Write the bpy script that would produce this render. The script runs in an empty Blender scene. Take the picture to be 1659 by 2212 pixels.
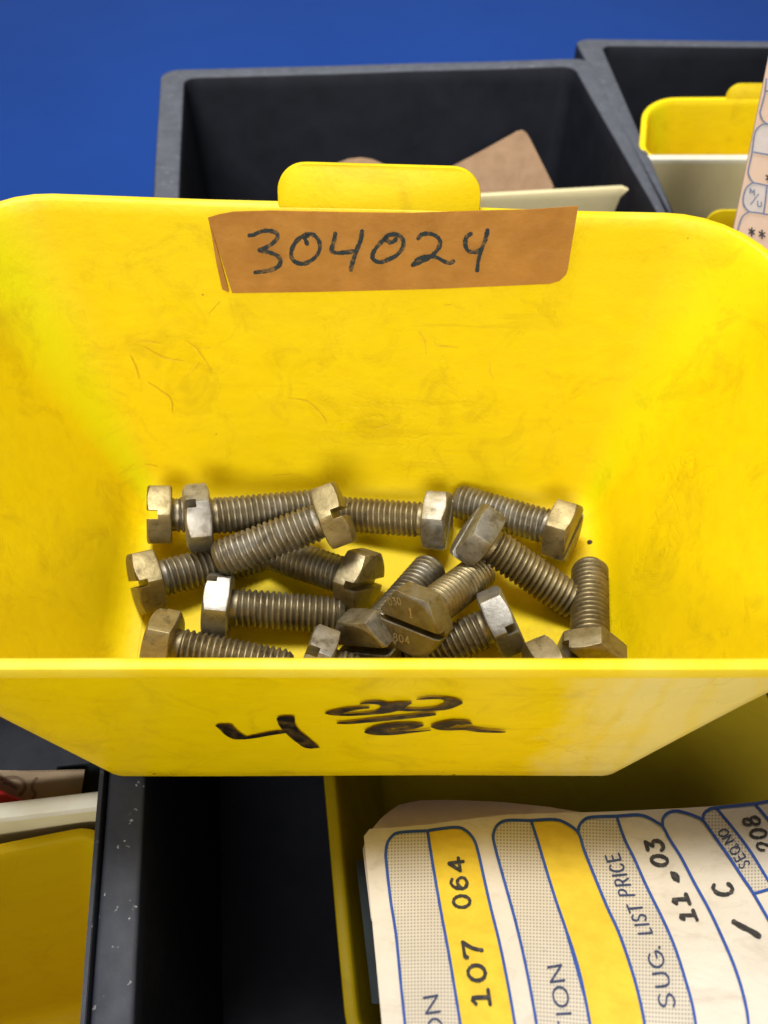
import bpy, bmesh, math, random
from mathutils import Vector, Matrix, noise
random.seed(7)
sc = bpy.context.scene
COL = sc.collection

# ------------------------------------------------------------------ camera
FPX, CX, CY = 2000.0, 829.5, 1106.0          # focal length and centre, in units of the 1659x2212 photograph
PITCH, CAMH = math.radians(48), 0.177
cam_d = bpy.data.cameras.new('camera'); cam = bpy.data.objects.new('camera', cam_d); COL.objects.link(cam)
cam.location = (0, 0, CAMH); cam.rotation_euler = (math.radians(90) - PITCH, 0, 0)
cam_d.sensor_fit = 'VERTICAL'; cam_d.sensor_height = 36; cam_d.lens = 36 * FPX / 2212
cam_d.clip_start = 0.005; cam_d.clip_end = 50
cam_d.dof.use_dof = True; cam_d.dof.focus_distance = 0.185; cam_d.dof.aperture_fstop = 25
sc.camera = cam

# ------------------------------------------------------------------ light
w = bpy.data.worlds.new('World'); sc.world = w; w.use_nodes = True
w.node_tree.nodes['Background'].inputs[0].default_value = (0.93, 0.96, 1.0, 1)
w.node_tree.nodes['Background'].inputs[1].default_value = 0.25
def area(name, loc, target, sx, sy, power, col):
    l = bpy.data.lights.new(name, 'AREA'); l.shape = 'RECTANGLE'; l.size = sx; l.size_y = sy
    l.energy = power; l.color = col
    o = bpy.data.objects.new(name, l); COL.objects.link(o); o.location = loc
    o.rotation_euler = (Vector(target) - Vector(loc)).to_track_quat('-Z', 'Y').to_euler()
area('ceiling_lamp', (-0.21, 0.44, 1.4), (0, 0.10, 0), 0.40, 0.46, 27, (1.0, 0.985, 0.96))
sl = bpy.data.lights.new('bin_pool_spot', 'SPOT'); sl.energy = 64; sl.color = (1.0, 0.975, 0.93); sl.shadow_soft_size = 0.20  # unseen spot, added to pool light inside the big bin
sl.spot_size = math.radians(26); sl.spot_blend = 1.0
so = bpy.data.objects.new('bin_pool_spot', sl); COL.objects.link(so); so.location = (-0.04, -0.50, 0.56)
so.rotation_euler = (Vector((0.0, 0.205, 0.092)) - so.location).to_track_quat('-Z', 'Y').to_euler()
sc.view_settings.view_transform = 'Standard'; sc.view_settings.look = 'None'
sc.view_settings.exposure = 0.0; sc.view_settings.gamma = 1.0
sc.cycles.use_denoising = True
sc.cycles.max_bounces = 8; sc.cycles.diffuse_bounces = 5

# ------------------------------------------------------------------ measuring: photograph point -> ray -> surface
FW = Vector((0, math.cos(PITCH), -math.sin(PITCH)))
DN = Vector((0, -math.sin(PITCH), -math.cos(PITCH)))
RT = Vector((1, 0, 0)); EYE = Vector((0, 0, CAMH))
def ray(x, y): return FW + RT * ((x - CX) / FPX) + DN * ((y - CY) / FPX)
def Pz(x, y, z):
    r = ray(x, y); return EYE + r * ((z - CAMH) / r.z)
def Pd(x, y, d): return EYE + ray(x, y) * d
def Pp(x, y, p, n):
    r = ray(x, y); return EYE + r * ((p - EYE).dot(n) / r.dot(n))

# ------------------------------------------------------------------ scene helpers
def link(o, parent=None):
    COL.objects.link(o)
    if parent is not None: o.parent = parent
    return o
def tag(o, label=None, cat=None, group=None, kind=None):
    for k, v in (('label', label), ('category', cat), ('group', group), ('kind', kind)):
        if v: o[k] = v
    return o
def empty(name, loc, label, cat, group=None):
    o = bpy.data.objects.new(name, None); o.empty_display_size = 0.01; COL.objects.link(o); o.location = loc
    return tag(o, label, cat, group)
def mesh(name, verts, faces, mats, parent=None, smooth=None, fmat=None, origin=None, uvs=None):
    """verts in world space; stored relative to the parent's base (or to origin)."""
    off = Vector(parent_world(parent)) if parent is not None else Vector(origin or (0, 0, 0))
    me = bpy.data.meshes.new(name)
    me.from_pydata([tuple(Vector(v) - off) for v in verts], [], faces)
    for m in (mats if isinstance(mats, (list, tuple)) else [mats]): me.materials.append(m)
    if fmat: me.polygons.foreach_set('material_index', fmat)
    if smooth is not None:
        me.polygons.foreach_set('use_smooth', [True] * len(me.polygons))
        me.set_sharp_from_angle(angle=math.radians(smooth))
    if uvs:
        ul = me.uv_layers.new(name='UVMap')
        for l in me.loops: ul.data[l.index].uv = uvs[l.vertex_index]
    me.update()
    o = bpy.data.objects.new(name, me)
    if parent is None: o.location = off
    return link(o, parent)
def parent_world(p):
    v = Vector((0, 0, 0))
    while p is not None: v += p.location; p = p.parent
    return v

# ------------------------------------------------------------------ materials
def mat(name):
    m = bpy.data.materials.new(name); m.use_nodes = True
    nt = m.node_tree; b = nt.nodes['Principled BSDF']
    return m, nt, b
def N(nt, t, **kw):
    n = nt.nodes.new(t)
    for k, v in kw.items():
        if k in n.inputs.keys(): n.inputs[k].default_value = v
        else: setattr(n, k, v)
    return n
def noise_tex(nt, scale, detail=6, rough=0.6, dist=0.0, vec=None):
    n = N(nt, 'ShaderNodeTexNoise', Scale=scale, Detail=detail, Roughness=rough, Distortion=dist)
    if vec is not None: nt.links.new(vec, n.inputs['Vector'])
    return n.outputs[0]
def ramp(nt, fac, a, b, ca=0.0, cb=1.0):
    r = N(nt, 'ShaderNodeMapRange'); r.clamp = True
    r.inputs['From Min'].default_value = a; r.inputs['From Max'].default_value = b
    r.inputs['To Min'].default_value = ca; r.inputs['To Max'].default_value = cb
    nt.links.new(fac, r.inputs['Value']); return r.outputs[0]
def mix(nt, fac, a, b):
    n = N(nt, 'ShaderNodeMix', data_type='RGBA')
    if isinstance(fac, (int, float)): n.inputs[0].default_value = fac
    else: nt.links.new(fac, n.inputs[0])
    for i, c in ((6, a), (7, b)):
        if isinstance(c, tuple): n.inputs[i].default_value = (*c, 1)
        else: nt.links.new(c, n.inputs[i])
    return n.outputs[2]
def mul(nt, a, b, op='MULTIPLY'):
    n = N(nt, 'ShaderNodeMath', operation=op)
    for i, c in ((0, a), (1, b)):
        if isinstance(c, (int, float)): n.inputs[i].default_value = c
        else: nt.links.new(c, n.inputs[i])
    return n.outputs[0]
def objco(nt): return N(nt, 'ShaderNodeTexCoord').outputs['Object']
def stretch(nt, vec, s):
    n = N(nt, 'ShaderNodeMapping'); n.inputs['Scale'].default_value = s
    nt.links.new(vec, n.inputs['Vector']); return n.outputs[0]
def bump(nt, b, h, strength, dist=0.0005):
    n = N(nt, 'ShaderNodeBump', Strength=strength, Distance=dist)
    nt.links.new(h, n.inputs['Height']); nt.links.new(n.outputs[0], b.inputs['Normal'])

def yellow_plastic(name, card_bounce=False, thru=0.22, unshaded=1.0, tint=None):
    m, nt, b = mat(name); co = objco(nt)
    base = mix(nt, ramp(nt, noise_tex(nt, 28, 3), 0.3, 0.7), (0.91, 0.69, 0.0008), (0.86, 0.635, 0.0008))
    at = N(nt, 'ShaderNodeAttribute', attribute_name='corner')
    base = mix(nt, mul(nt, at.outputs['Fac'], ramp(nt, noise_tex(nt, 20, 2, 0.5, 0, co), 0.25, 0.7, 0.45, 1.0)), base, (0.80, 0.785, 0.0008))  # greenish light in the inner corner folds, painted in as lemon bands
    scr = ramp(nt, noise_tex(nt, 22, 5, 0.6, 0.4, stretch(nt, co, (1.2, 5, 11))), 0.60, 0.64)
    scr = mul(nt, scr, ramp(nt, noise_tex(nt, 14, 2, 0.5, 0, co), 0.45, 0.65))
    base = mix(nt, mul(nt, scr, 0.22), base, (0.55, 0.36, 0.004))
    smut = mul(nt, ramp(nt, noise_tex(nt, 70, 10, 0.74, 0.9, co), 0.52, 0.76), 0.5)
    base = mix(nt, smut, base, (0.47, 0.29, 0.004))
    # creases in the old plastic: warped cell edges, only here and there
    warp = N(nt, 'ShaderNodeVectorMath', operation='MULTIPLY_ADD')
    nz = N(nt, 'ShaderNodeTexNoise', Scale=45.0, Detail=4.0); nt.links.new(co, nz.inputs['Vector'])
    nt.links.new(nz.outputs['Color'], warp.inputs[0]); warp.inputs[1].default_value = (0.05, 0.05, 0.05); nt.links.new(co, warp.inputs[2])
    vo = N(nt, 'ShaderNodeTexVoronoi', Scale=95.0, feature='DISTANCE_TO_EDGE'); nt.links.new(warp.outputs[0], vo.inputs['Vector'])
    line = ramp(nt, vo.outputs['Distance'], 0.0, 0.035, 1.0, 0.0)
    where = ramp(nt, noise_tex(nt, 30, 2, 0.5, 0, co), 0.60, 0.70)
    crease = mul(nt, line, where)
    base = mix(nt, mul(nt, crease, 0.07), base, (0.42, 0.25, 0.004))
    # specks
    vs = N(nt, 'ShaderNodeTexVoronoi', Scale=130.0); nt.links.new(co, vs.inputs['Vector'])
    pick = ramp(nt, noise_tex(nt, 60, 1, 0.5, 0, co), 0.60, 0.61)
    base = mix(nt, mul(nt, mul(nt, ramp(nt, vs.outputs['Distance'], 0.04, 0.06, 1, 0), pick), 0.75), base, (0.09, 0.055, 0.01))
    if card_bounce:     # pale bounce from the price card, painted on the right of the front wall
        sx = N(nt, 'ShaderNodeSeparateXYZ'); nt.links.new(co, sx.inputs[0])
        nlow = noise_tex(nt, 60, 4, 0.6, 0.3, co)
        xx = mul(nt, sx.outputs[0], mul(nt, mul(nt, nlow, 0.5, 'SUBTRACT'), 0.035), 'ADD')
        fac = ramp(nt, xx, 0.033, 0.050)
        wav = N(nt, 'ShaderNodeTexWave', Scale=46.0, Distortion=9.0, Detail=3.0, wave_type='BANDS', bands_direction='X')
        wav.inputs['Detail Scale'].default_value = 0.6
        nt.links.new(co, wav.inputs['Vector'])
        tone = ramp(nt, wav.outputs['Fac'], 0.0, 0.35, 0.52, 0.74)
        top = ramp(nt, mul(nt, sx.outputs[2], mul(nt, nlow, 0.006), 'ADD'), 0.0505, 0.0525, 1, 0.15)
        base = mix(nt, mul(nt, mul(nt, fac, tone), top), base, (0.88, 0.76, 0.27))
    if unshaded < 1:      # darker, browner copies: shade around the big bin painted in
        base = mix(nt, unshaded, tint, base)
    nt.links.new(base, b.inputs['Base Color'])
    r = ramp(nt, noise_tex(nt, 90, 5, 0.6, 0, co), 0.3, 0.7, *((0.26, 0.40) if card_bounce else (0.42, 0.58)))
    nt.links.new(r, b.inputs['Roughness'])
    b.inputs['Specular IOR Level'].default_value = 0.3 if unshaded == 1 else 0.06
    h = mul(nt, noise_tex(nt, 900, 3, 0.6, 0, co), mul(nt, crease, -1.5), 'ADD')
    bump(nt, b, h, 0.25, 0.00025)
    if thru: see_through(nt, b, base, thru)
    return m
def see_through(nt, b, base, amount):
    tr = N(nt, 'ShaderNodeBsdfTranslucent'); mx = N(nt, 'ShaderNodeMixShader'); mx.inputs[0].default_value = amount
    if isinstance(base, tuple): tr.inputs[0].default_value = (*base, 1)
    else: nt.links.new(base, tr.inputs[0])
    nt.links.new(b.outputs[0], mx.inputs[1]); nt.links.new(tr.outputs[0], mx.inputs[2])
    nt.links.new(mx.outputs[0], nt.nodes['Material Output'].inputs['Surface'])
Y = yellow_plastic('yellow_plastic'); YR = yellow_plastic('yellow_plastic_painted_bounce', True); YO = yellow_plastic('yellow_plastic_thick', thru=0.05); YL = yellow_plastic('yellow_plastic_part_shade', thru=0, unshaded=0.30, tint=(0.24, 0.115, 0.003)); YM = yellow_plastic('yellow_plastic_deep_shade', thru=0, unshaded=0.15, tint=(0.045, 0.024, 0.002))
YW = None

def simple(name, c1, c2, scale, rough=0.6, bs=0.2, metal=0.0, spec=0.4, bscale=None, lo=0.35, hi=0.65, bd=0.0003):
    m, nt, b = mat(name); co = objco(nt)
    nt.links.new(mix(nt, ramp(nt, noise_tex(nt, scale, 7, 0.62, 0.2, co), lo, hi), c1, c2), b.inputs['Base Color'])
    b.inputs['Roughness'].default_value = rough; b.inputs['Metallic'].default_value = metal
    b.inputs['Specular IOR Level'].default_value = spec
    bump(nt, b, noise_tex(nt, bscale or scale * 6, 4, 0.6, 0, co), bs, bd)
    return m
CREAM = simple('cream_plastic', (0.74, 0.65, 0.38), (0.66, 0.57, 0.31), 50, 0.45)
CREAMRIM = simple('cream_plastic_pale_edge', (0.80, 0.76, 0.62), (0.72, 0.67, 0.50), 90, 0.5)
YW = simple('yellow_plastic_rubbed_edge', (0.93, 0.77, 0.06), (0.91, 0.69, 0.003), 45, 0.5, 0.3, bscale=600, lo=0.38, hi=0.62)
see_through(YW.node_tree, YW.node_tree.nodes['Principled BSDF'], (0.92, 0.72, 0.01), 0.3)
KRAFT = simple('kraft_paper', (0.55, 0.255, 0.042), (0.44, 0.195, 0.030), 120, 0.5, 0.6, bscale=160, bd=0.0006)
see_through(KRAFT.node_tree, KRAFT.node_tree.nodes['Principled BSDF'], (0.55, 0.24, 0.03), 0.3)
BROWN = simple('brown_card', (0.30, 0.185, 0.105), (0.24, 0.145, 0.08), 160, 0.85, 0.2)
PLAIN = simple('plain_card_back', (0.62, 0.52, 0.43), (0.55, 0.45, 0.37), 120, 0.85, 0.2)
BEIGE = simple('beige_card', (0.80, 0.61, 0.46), (0.74, 0.55, 0.40), 120, 0.8, 0.2)
see_through(BEIGE.node_tree, BEIGE.node_tree.nodes['Principled BSDF'], (0.85, 0.62, 0.45), 0.35)
TAN = simple('tan_card', (0.46, 0.35, 0.23), (0.38, 0.28, 0.18), 120, 0.85, 0.2)
RED = simple('red_card', (0.33, 0.012, 0.014), (0.24, 0.008, 0.01), 120, 0.7, 0.2)
NAVY = simple('navy_card', (0.006, 0.012, 0.018), (0.010, 0.018, 0.024), 120, 0.6, 0.2)
GRIT = simple('dark_grit', (0.03, 0.018, 0.01), (0.05, 0.03, 0.015), 900, 0.7)
BLUE = simple('blue_painted_metal', (0.006, 0.042, 0.225), (0.0075, 0.047, 0.245), 9, 0.5, 0.1, spec=0.15, bscale=700)
INKB = simple('blue_print', (0.030, 0.085, 0.34), (0.022, 0.065, 0.28), 400, 0.6, 0.0)
INKG = simple('grey_blue_print', (0.17, 0.19, 0.26), (0.13, 0.15, 0.22), 400, 0.6, 0.0)
INKT = simple('type_ink', (0.028, 0.026, 0.028), (0.10, 0.085, 0.075), 900, 0.7, 0.0, lo=0.5, hi=0.72)
INKN = simple('navy_print', (0.03, 0.045, 0.11), (0.045, 0.06, 0.13), 400, 0.7, 0.0)
INKM = simple('marker_ink', (0.010, 0.018, 0.020), (0.16, 0.085, 0.022), 650, 0.5, 0.0, lo=0.52, hi=0.66)
INKP = simple('black_marker_ink', (0.012, 0.008, 0.005), (0.13, 0.075, 0.012), 420, 0.4, 0.0, lo=0.46, hi=0.74)
YPRINT = simple('yellow_print', (0.74, 0.52, 0.040), (0.65, 0.44, 0.03), 260, 0.65, 0.1)

def card_white():
    m, nt, b = mat('white_card'); co = objco(nt)
    base = mix(nt, ramp(nt, noise_tex(nt, 60, 6, 0.6, 0.3, co), 0.3, 0.7), (0.69, 0.62, 0.52), (0.61, 0.54, 0.44))
    dirt = mul(nt, ramp(nt, noise_tex(nt, 110, 9, 0.7, 0.8, co), 0.52, 0.76), 0.55)
    base = mix(nt, dirt, base, (0.38, 0.30, 0.22))
    nt.links.new(base, b.inputs['Base Color']); b.inputs['Roughness'].default_value = 0.62
    b.inputs['Specular IOR Level'].default_value = 0.3
    bump(nt, b, mul(nt, noise_tex(nt, 700, 4, 0.6, 0, co), mul(nt, noise_tex(nt, 38, 5, 0.55, 1.2, co), 6.0), 'ADD'), 0.3, 0.0003)
    return m
WHITE = card_white()
def hatch():
    m, nt, b = mat('dotted_print')
    uv = N(nt, 'ShaderNodeTexCoord').outputs['UV']
    s = N(nt, 'ShaderNodeSeparateXYZ'); nt.links.new(uv, s.inputs[0])
    a = mul(nt, mul(nt, s.outputs[0], s.outputs[1], 'ADD'), 4.4)
    c = mul(nt, mul(nt, s.outputs[0], s.outputs[1], 'SUBTRACT'), 4.4)
    d = mul(nt, N_sin(nt, a), N_sin(nt, c))
    f = ramp(nt, d, 0.15, 0.5)
    bg = mix(nt, ramp(nt, noise_tex(nt, 60, 6, 0.6, 0.3, objco(nt)), 0.3, 0.7), (0.62, 0.55, 0.44), (0.54, 0.47, 0.37))
    nt.links.new(mix(nt, mul(nt, f, 0.62), bg, (0.13, 0.12, 0.12)), b.inputs['Base Color'])
    b.inputs['Roughness'].default_value = 0.65
    return m
def N_sin(nt, v):
    n = N(nt, 'ShaderNodeMath', operation='SINE'); nt.links.new(v, n.inputs[0]); return n.outputs[0]
HATCH = hatch()
GREYP = simple('grey_print', (0.52, 0.45, 0.40), (0.46, 0.40, 0.36), 200, 0.7, 0.1)

def dark_plastic(name, dust_sheen, lint):
    m, nt, b = mat(name); co = objco(nt)
    base = mix(nt, ramp(nt, noise_tex(nt, 70, 7, 0.65, 0.3, co), 0.3, 0.75), (0.010, 0.011, 0.016), (0.017, 0.0185, 0.026))
    geo = N(nt, 'ShaderNodeNewGeometry'); sep = N(nt, 'ShaderNodeSeparateXYZ'); nt.links.new(geo.outputs['Normal'], sep.inputs[0])
    so = N(nt, 'ShaderNodeSeparateXYZ'); nt.links.new(co, so.inputs[0])
    up = mul(nt, ramp(nt, sep.outputs[2], 0.5, 0.9), ramp(nt, so.outputs[2], 0.079, 0.082))
    # dusty film with the rims' reflected light painted in, and settled lint specks
    film = mul(nt, ramp(nt, noise_tex(nt, 180, 8, 0.7, 0.4, co), 0.3, 0.75, 0.5, 0.9), dust_sheen)
    base = mix(nt, mul(nt, film, up), base, (0.19, 0.20, 0.235))
    vs = N(nt, 'ShaderNodeTexVoronoi', Scale=760.0); vs.inputs['Randomness'].default_value = 1
    wv = N(nt, 'ShaderNodeVectorMath', operation='MULTIPLY_ADD'); nz = N(nt, 'ShaderNodeTexNoise', Scale=420.0, Detail=3.0)
    nt.links.new(co, nz.inputs['Vector']); nt.links.new(nz.outputs['Color'], wv.inputs[0]); wv.inputs[1].default_value = (0.004,) * 3; nt.links.new(co, wv.inputs[2])
    nt.links.new(wv.outputs[0], vs.inputs['Vector'])
    pick = ramp(nt, vs.outputs['Color'], 0.70, 0.72)
    sp = mul(nt, mul(nt, ramp(nt, vs.outputs['Distance'], 0.14, 0.30, 1, 0), pick), ramp(nt, noise_tex(nt, 120, 3, 0.5, 0, co), 0.44, 0.58))
    base = mix(nt, mul(nt, mul(nt, sp, up), lint), base, (0.7, 0.69, 0.66))
    nt.links.new(base, b.inputs['Base Color'])
    nt.links.new(ramp(nt, noise_tex(nt, 120, 5, 0.6, 0, co), 0.3, 0.7, 0.5, 0.65), b.inputs['Roughness'])
    b.inputs['Specular IOR Level'].default_value = 0.15
    bump(nt, b, noise_tex(nt, 1100, 4, 0.6, 0, co), 0.25, 0.0002)
    return m
DARK = dark_plastic('dark_grey_plastic', 0.62, 0.25); DARKL = dark_plastic('dark_grey_plastic_linty', 0.22, 0.5)  # linty copy has less painted rim light, for the shaded front trays

def bolt_metal(name, bright, r0=0.34, r1=0.58, edges=False):
    m, nt, b = mat(name); co = objco(nt)
    inf = N(nt, 'ShaderNodeObjectInfo').outputs['Random']
    off = N(nt, 'ShaderNodeVectorMath', operation='MULTIPLY_ADD')
    cmb = N(nt, 'ShaderNodeCombineXYZ')
    for i in range(3): nt.links.new(inf, cmb.inputs[i])
    nt.links.new(cmb.outputs[0], off.inputs[0]); off.inputs[1].default_value = (3, 5, 7); nt.links.new(co, off.inputs[2])
    v = off.outputs[0]
    grey = tuple(sum(bright) / 3 * k for k in (1.22, 1.18, 1.08))
    c = mix(nt, ramp(nt, mul(nt, mul(nt, inf, 7.31), 1.0, 'MODULO'), 0.2, 0.9), bright, grey)
    c = mix(nt, ramp(nt, noise_tex(nt, 110, 6, 0.62, 0.6, v), 0.38, 0.66), c, tuple(x * 0.55 for x in bright))
    c = mix(nt, mul(nt, ramp(nt, noise_tex(nt, 330, 8, 0.7, 0.5, v), 0.50, 0.66), 0.7), c, (0.07, 0.05, 0.025))
    c = mix(nt, mul(nt, inf, 0.4), c, tuple(x * 0.5 for x in bright))
    if edges:      # bright metal where corners have been knocked
        bv = N(nt, 'ShaderNodeBevel', Radius=0.00035); bv.samples = 4; g = N(nt, 'ShaderNodeNewGeometry')
        dp = N(nt, 'ShaderNodeVectorMath', operation='DOT_PRODUCT'); nt.links.new(bv.outputs[0], dp.inputs[0]); nt.links.new(g.outputs['Normal'], dp.inputs[1])
        e = mul(nt, ramp(nt, dp.outputs['Value'], 0.995, 0.90, 0, 1), ramp(nt, noise_tex(nt, 260, 4, 0.6, 0, v), 0.42, 0.6))
        c = mix(nt, mul(nt, e, 0.8), c, (0.60, 0.50, 0.33))
    nt.links.new(c, b.inputs['Base Color'])
    b.inputs['Metallic'].default_value = 0.85
    nt.links.new(ramp(nt, noise_tex(nt, 240, 7, 0.65, 0.2, v), 0.3, 0.7, r0, r1), b.inputs['Roughness'])
    bump(nt, b, noise_tex(nt, 1100, 6, 0.65, 0, v), 0.35, 0.0002)
    return m
STEEL = bolt_metal('tarnished_bolt_head', (0.36, 0.285, 0.135), 0.38, 0.60, True)
STEELB = bolt_metal('clean_bolt_head', (0.44, 0.41, 0.35), 0.40, 0.56, True)
BRIGHT = bolt_metal('worn_bright_edges', (0.62, 0.52, 0.36))
STEELT = bolt_metal('tarnished_bolt_thread', (0.345, 0.275, 0.145), 0.38, 0.58)

# ------------------------------------------------------------------ lofted open boxes (bins and trays)
def rloop(c, rad, n=9, ns=8, wt=0.7071):
    pts = []
    for i in range(4):
        p, q, r = c[i - 1], c[i], c[(i + 1) % 4]
        A = q + (p - q).normalized() * rad[i]; B = q + (r - q).normalized() * rad[i]
        nxt = c[(i + 1) % 4] + (q - c[(i + 1) % 4]).normalized() * rad[(i + 1) % 4]
        for k in range(n + 1):
            t = k / n; w0, w1, w2 = (1 - t) ** 2, 2 * t * (1 - t) * wt, t * t
            pts.append((A * w0 + q * w1 + B * w2) / (w0 + w1 + w2))
        for k in range(1, ns): pts.append(B.lerp(nxt, k / ns))
    return pts
def offset_loop(pts, d):
    out = []; m = len(pts)
    for i in range(m):
        t = pts[(i + 1) % m] - pts[i - 1]; t.z = 0; t.normalize()
        out.append(pts[i] + Vector((-t.y, t.x, 0)) * d)
    return out
def loft(loops, wob=0.0, seed=0):
    verts, faces = [], []; m = len(loops[0])
    for L in loops:
        for p in L:
            if wob: p = p + noise.noise_vector(p * 22 + Vector((seed, 0, 0))) * wob
            verts.append(p)
    for j in range(len(loops) - 1):
        for i in range(m):
            k = (i + 1) % m
            faces.append((j * m + i, j * m + k, (j + 1) * m + k, (j + 1) * m + i))
    faces.append(tuple(range(m - 1, -1, -1)) if False else tuple(reversed(range(m))))
    faces.append(tuple((len(loops) - 1) * m + i for i in range(m)))
    return verts, faces
def flip_all(faces): return [tuple(reversed(f)) for f in faces]

def bin_body(name, bot, top, rb, rt, parent, th=0.0016, lip=0.0036, mats=Y, front_mat=None, seed=0):
    """open bin; corners in order back-left, back-right, front-right, front-left; inner faces."""
    h = sum(t.z - b.z for t, b in zip(top, bot)) / 4
    def lev(t, off, dz=0.0):
        c = [b.lerp(q, t) for b, q in zip(bot, top)]
        r = [a + (b - a) * t for a, b in zip(rb, rt)]
        L = rloop(c, r, wt=0.7071 - (0.2 * min(1, 3 * (1 - t)) if front_mat else 0))
        if off: L = offset_loop(L, off)
        return [p + Vector((0, 0, dz)) for p in L]
    fl = lip / h
    loops = [lev(0, -0.0045), lev(0.004, -0.0026), lev(0.018, -0.0010), lev(0.05, 0)]
    loops += [lev(t, 0) for t in (0.1, 0.17, 0.25, 0.33, 0.42, 0.5, 0.58, 0.67, 0.75, 0.83, 0.9, 0.96)]
    loops += [lev(1, 0, -0.0005), lev(1, 0.00035, -0.0001), lev(1, 0.0008, 0), lev(1, th + 0.0002, 0), lev(1, th + 0.0007, -0.0002), lev(1, th + 0.0009, -0.0007)]
    loops += [lev(1 - fl, th + 0.0009), lev(1 - fl - 0.006, th + 0.0005), lev(1 - fl - 0.010, th)]
    loops += [lev(t, th) for t in (0.8, 0.65, 0.5, 0.35, 0.2, 0.08)]
    loops += [lev(0.02, th - 0.0002, -th * 0.4), lev(0, th - 0.0012, -th * 0.9), lev(0, th - 0.003, -th)]
    v, f = loft(loops, 0.0003, seed)
    m = len(loops[0]); ml = [mats, YW if front_mat else mats, front_mat or mats]; fm = []
    for k in range(len(f)):
        j = k // m; i = k % m
        fm.append(1 if 16 <= j <= 22 else (2 if (j > 22 and j < len(loops) - 1 and 35 <= i <= 60) else 0))
    o = mesh(name, v, f, ml, parent, smooth=40, fmat=fm)
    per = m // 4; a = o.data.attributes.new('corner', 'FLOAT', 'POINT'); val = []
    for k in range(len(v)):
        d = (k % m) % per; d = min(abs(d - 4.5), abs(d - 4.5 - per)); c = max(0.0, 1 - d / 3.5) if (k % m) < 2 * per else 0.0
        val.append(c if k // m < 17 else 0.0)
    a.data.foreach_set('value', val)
    return o

def plate(name, outline, nrm, th, m, parent, bev=0.0004, smooth=40):
    """a flat plate from a world outline (counter-clockwise seen from nrm), slightly rounded edge."""
    n = len(outline); c = sum(outline, Vector()) / n; nrm = nrm.normalized()
    def ring(s, d): return [p + (c - p).normalized() * s - nrm * d for p in outline]
    loops = [ring(bev, 0), ring(bev * 0.3, bev * 0.3), ring(0, bev), ring(0, th - bev), ring(bev, th)]
    v, f = [], []
    for L in loops: v += L
    for j in range(len(loops) - 1):
        for i in range(n):
            k = (i + 1) % n; f.append((j * n + i, (j + 1) * n + i, (j + 1) * n + k, j * n + k))
    f.append(tuple(range(n))); f.append(tuple(reversed([4 * n + i for i in range(n)])))
    return mesh(name, v, f, m, parent, smooth=smooth)
def round_rect(w, h, r, n=10, low=0.0):
    """outline from lower right, ccw, with rounded upper corners; low = extra below 0."""
    pts = [(w / 2, -low)]
    for k in range(n + 1):
        a = math.pi / 2 * k / n; pts.append((w / 2 - r + r * math.cos(a), h - r + r * math.sin(a)))
    for k in range(n + 1):
        a = math.pi / 2 + math.pi / 2 * k / n; pts.append((-w / 2 + r + r * math.cos(a), h - r + r * math.sin(a)))
    pts.append((-w / 2, -low)); return pts
def bin_tab(bot, top, uc, wd, ht, r, parent, th=0.0017, m=Y):
    u = (top[1] - top[0]).normalized(); mid = top[0] + u * uc
    up = ((top[0] - bot[0]) + (top[1] - bot[1])) * 0.5; up = (up - u * up.dot(u)).normalized()
    nrm = u.cross(up)                                     # faces the front
    if nrm.y > 0: nrm = -nrm
    out = [mid + u * x + up * y - nrm * 0.0002 for x, y in round_rect(wd, ht, r, low=0.002)]
    return plate('tab', out, nrm, th, m, parent)

# ------------------------------------------------------------------ blue surface under everything
mesh('shelf_surface', [(-6, -2, -0.091), (6, -2, -0.091), (6, 10, -0.091), (-6, 10, -0.091)], [(0, 1, 2, 3)], BLUE)
tag(bpy.data.objects['shelf_surface'], kind='structure')

# ------------------------------------------------------------------ the main yellow bin
G_BIN = 'yellow plastic parts bins'
G_TRAY = 'dark grey plastic trays'
fbL, fbR = Pz(312, 1066, 0), Pz(1276, 1086, 0)
ffL, ffR = Pz(205, 1672, 0) + Vector((0.0005, 0.001, 0)), Pz(1362, 1672, 0) + Vector((-0.0005, 0.001, 0))
LB = math.radians(12); LF = math.radians(6)
ub = (fbR - fbL).normalized(); upb = Vector((0, math.sin(LB), math.cos(LB)))
nb = ub.cross(upb).normalized()
if nb.y > 0: nb = -nb
tA, tB = Pp(110, 431, fbL, nb), Pp(1440, 469, fbL, nb)
ut = (tB - tA).normalized()
tbL, tbR = tA - ut * 0.0225, tB + ut * 0.0225
uf = (ffR - ffL).normalized(); upf = Vector((0, -math.sin(LF), math.cos(LF)))
nf = uf.cross(upf).normalized()
if nf.y > 0: nf = -nf
f0, f1 = Pp(0, 1418, ffL, nf), Pp(1659, 1418, ffL, nf)
ff = (f1 - f0) / 1659
tfL, tfR = f0 + ff * (-345), f0 + ff * (1900)
main_bot, main_top = [fbL, fbR, ffR, ffL], [tbL, tbR, tfR, tfL]
main = empty('parts_bin', ((fbL + fbR + ffR + ffL) / 4), 'big yellow bin of slotted bolts with brown number label and price in marker', 'bin', G_BIN)
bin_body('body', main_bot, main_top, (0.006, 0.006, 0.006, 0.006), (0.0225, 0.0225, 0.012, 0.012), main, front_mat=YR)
tu = (Pp(818, 455, fbL, nb) - tbL).dot(ut)
bin_tab(main_bot, main_top, tu, 0.0430, 0.0089, 0.0060, main)

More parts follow.
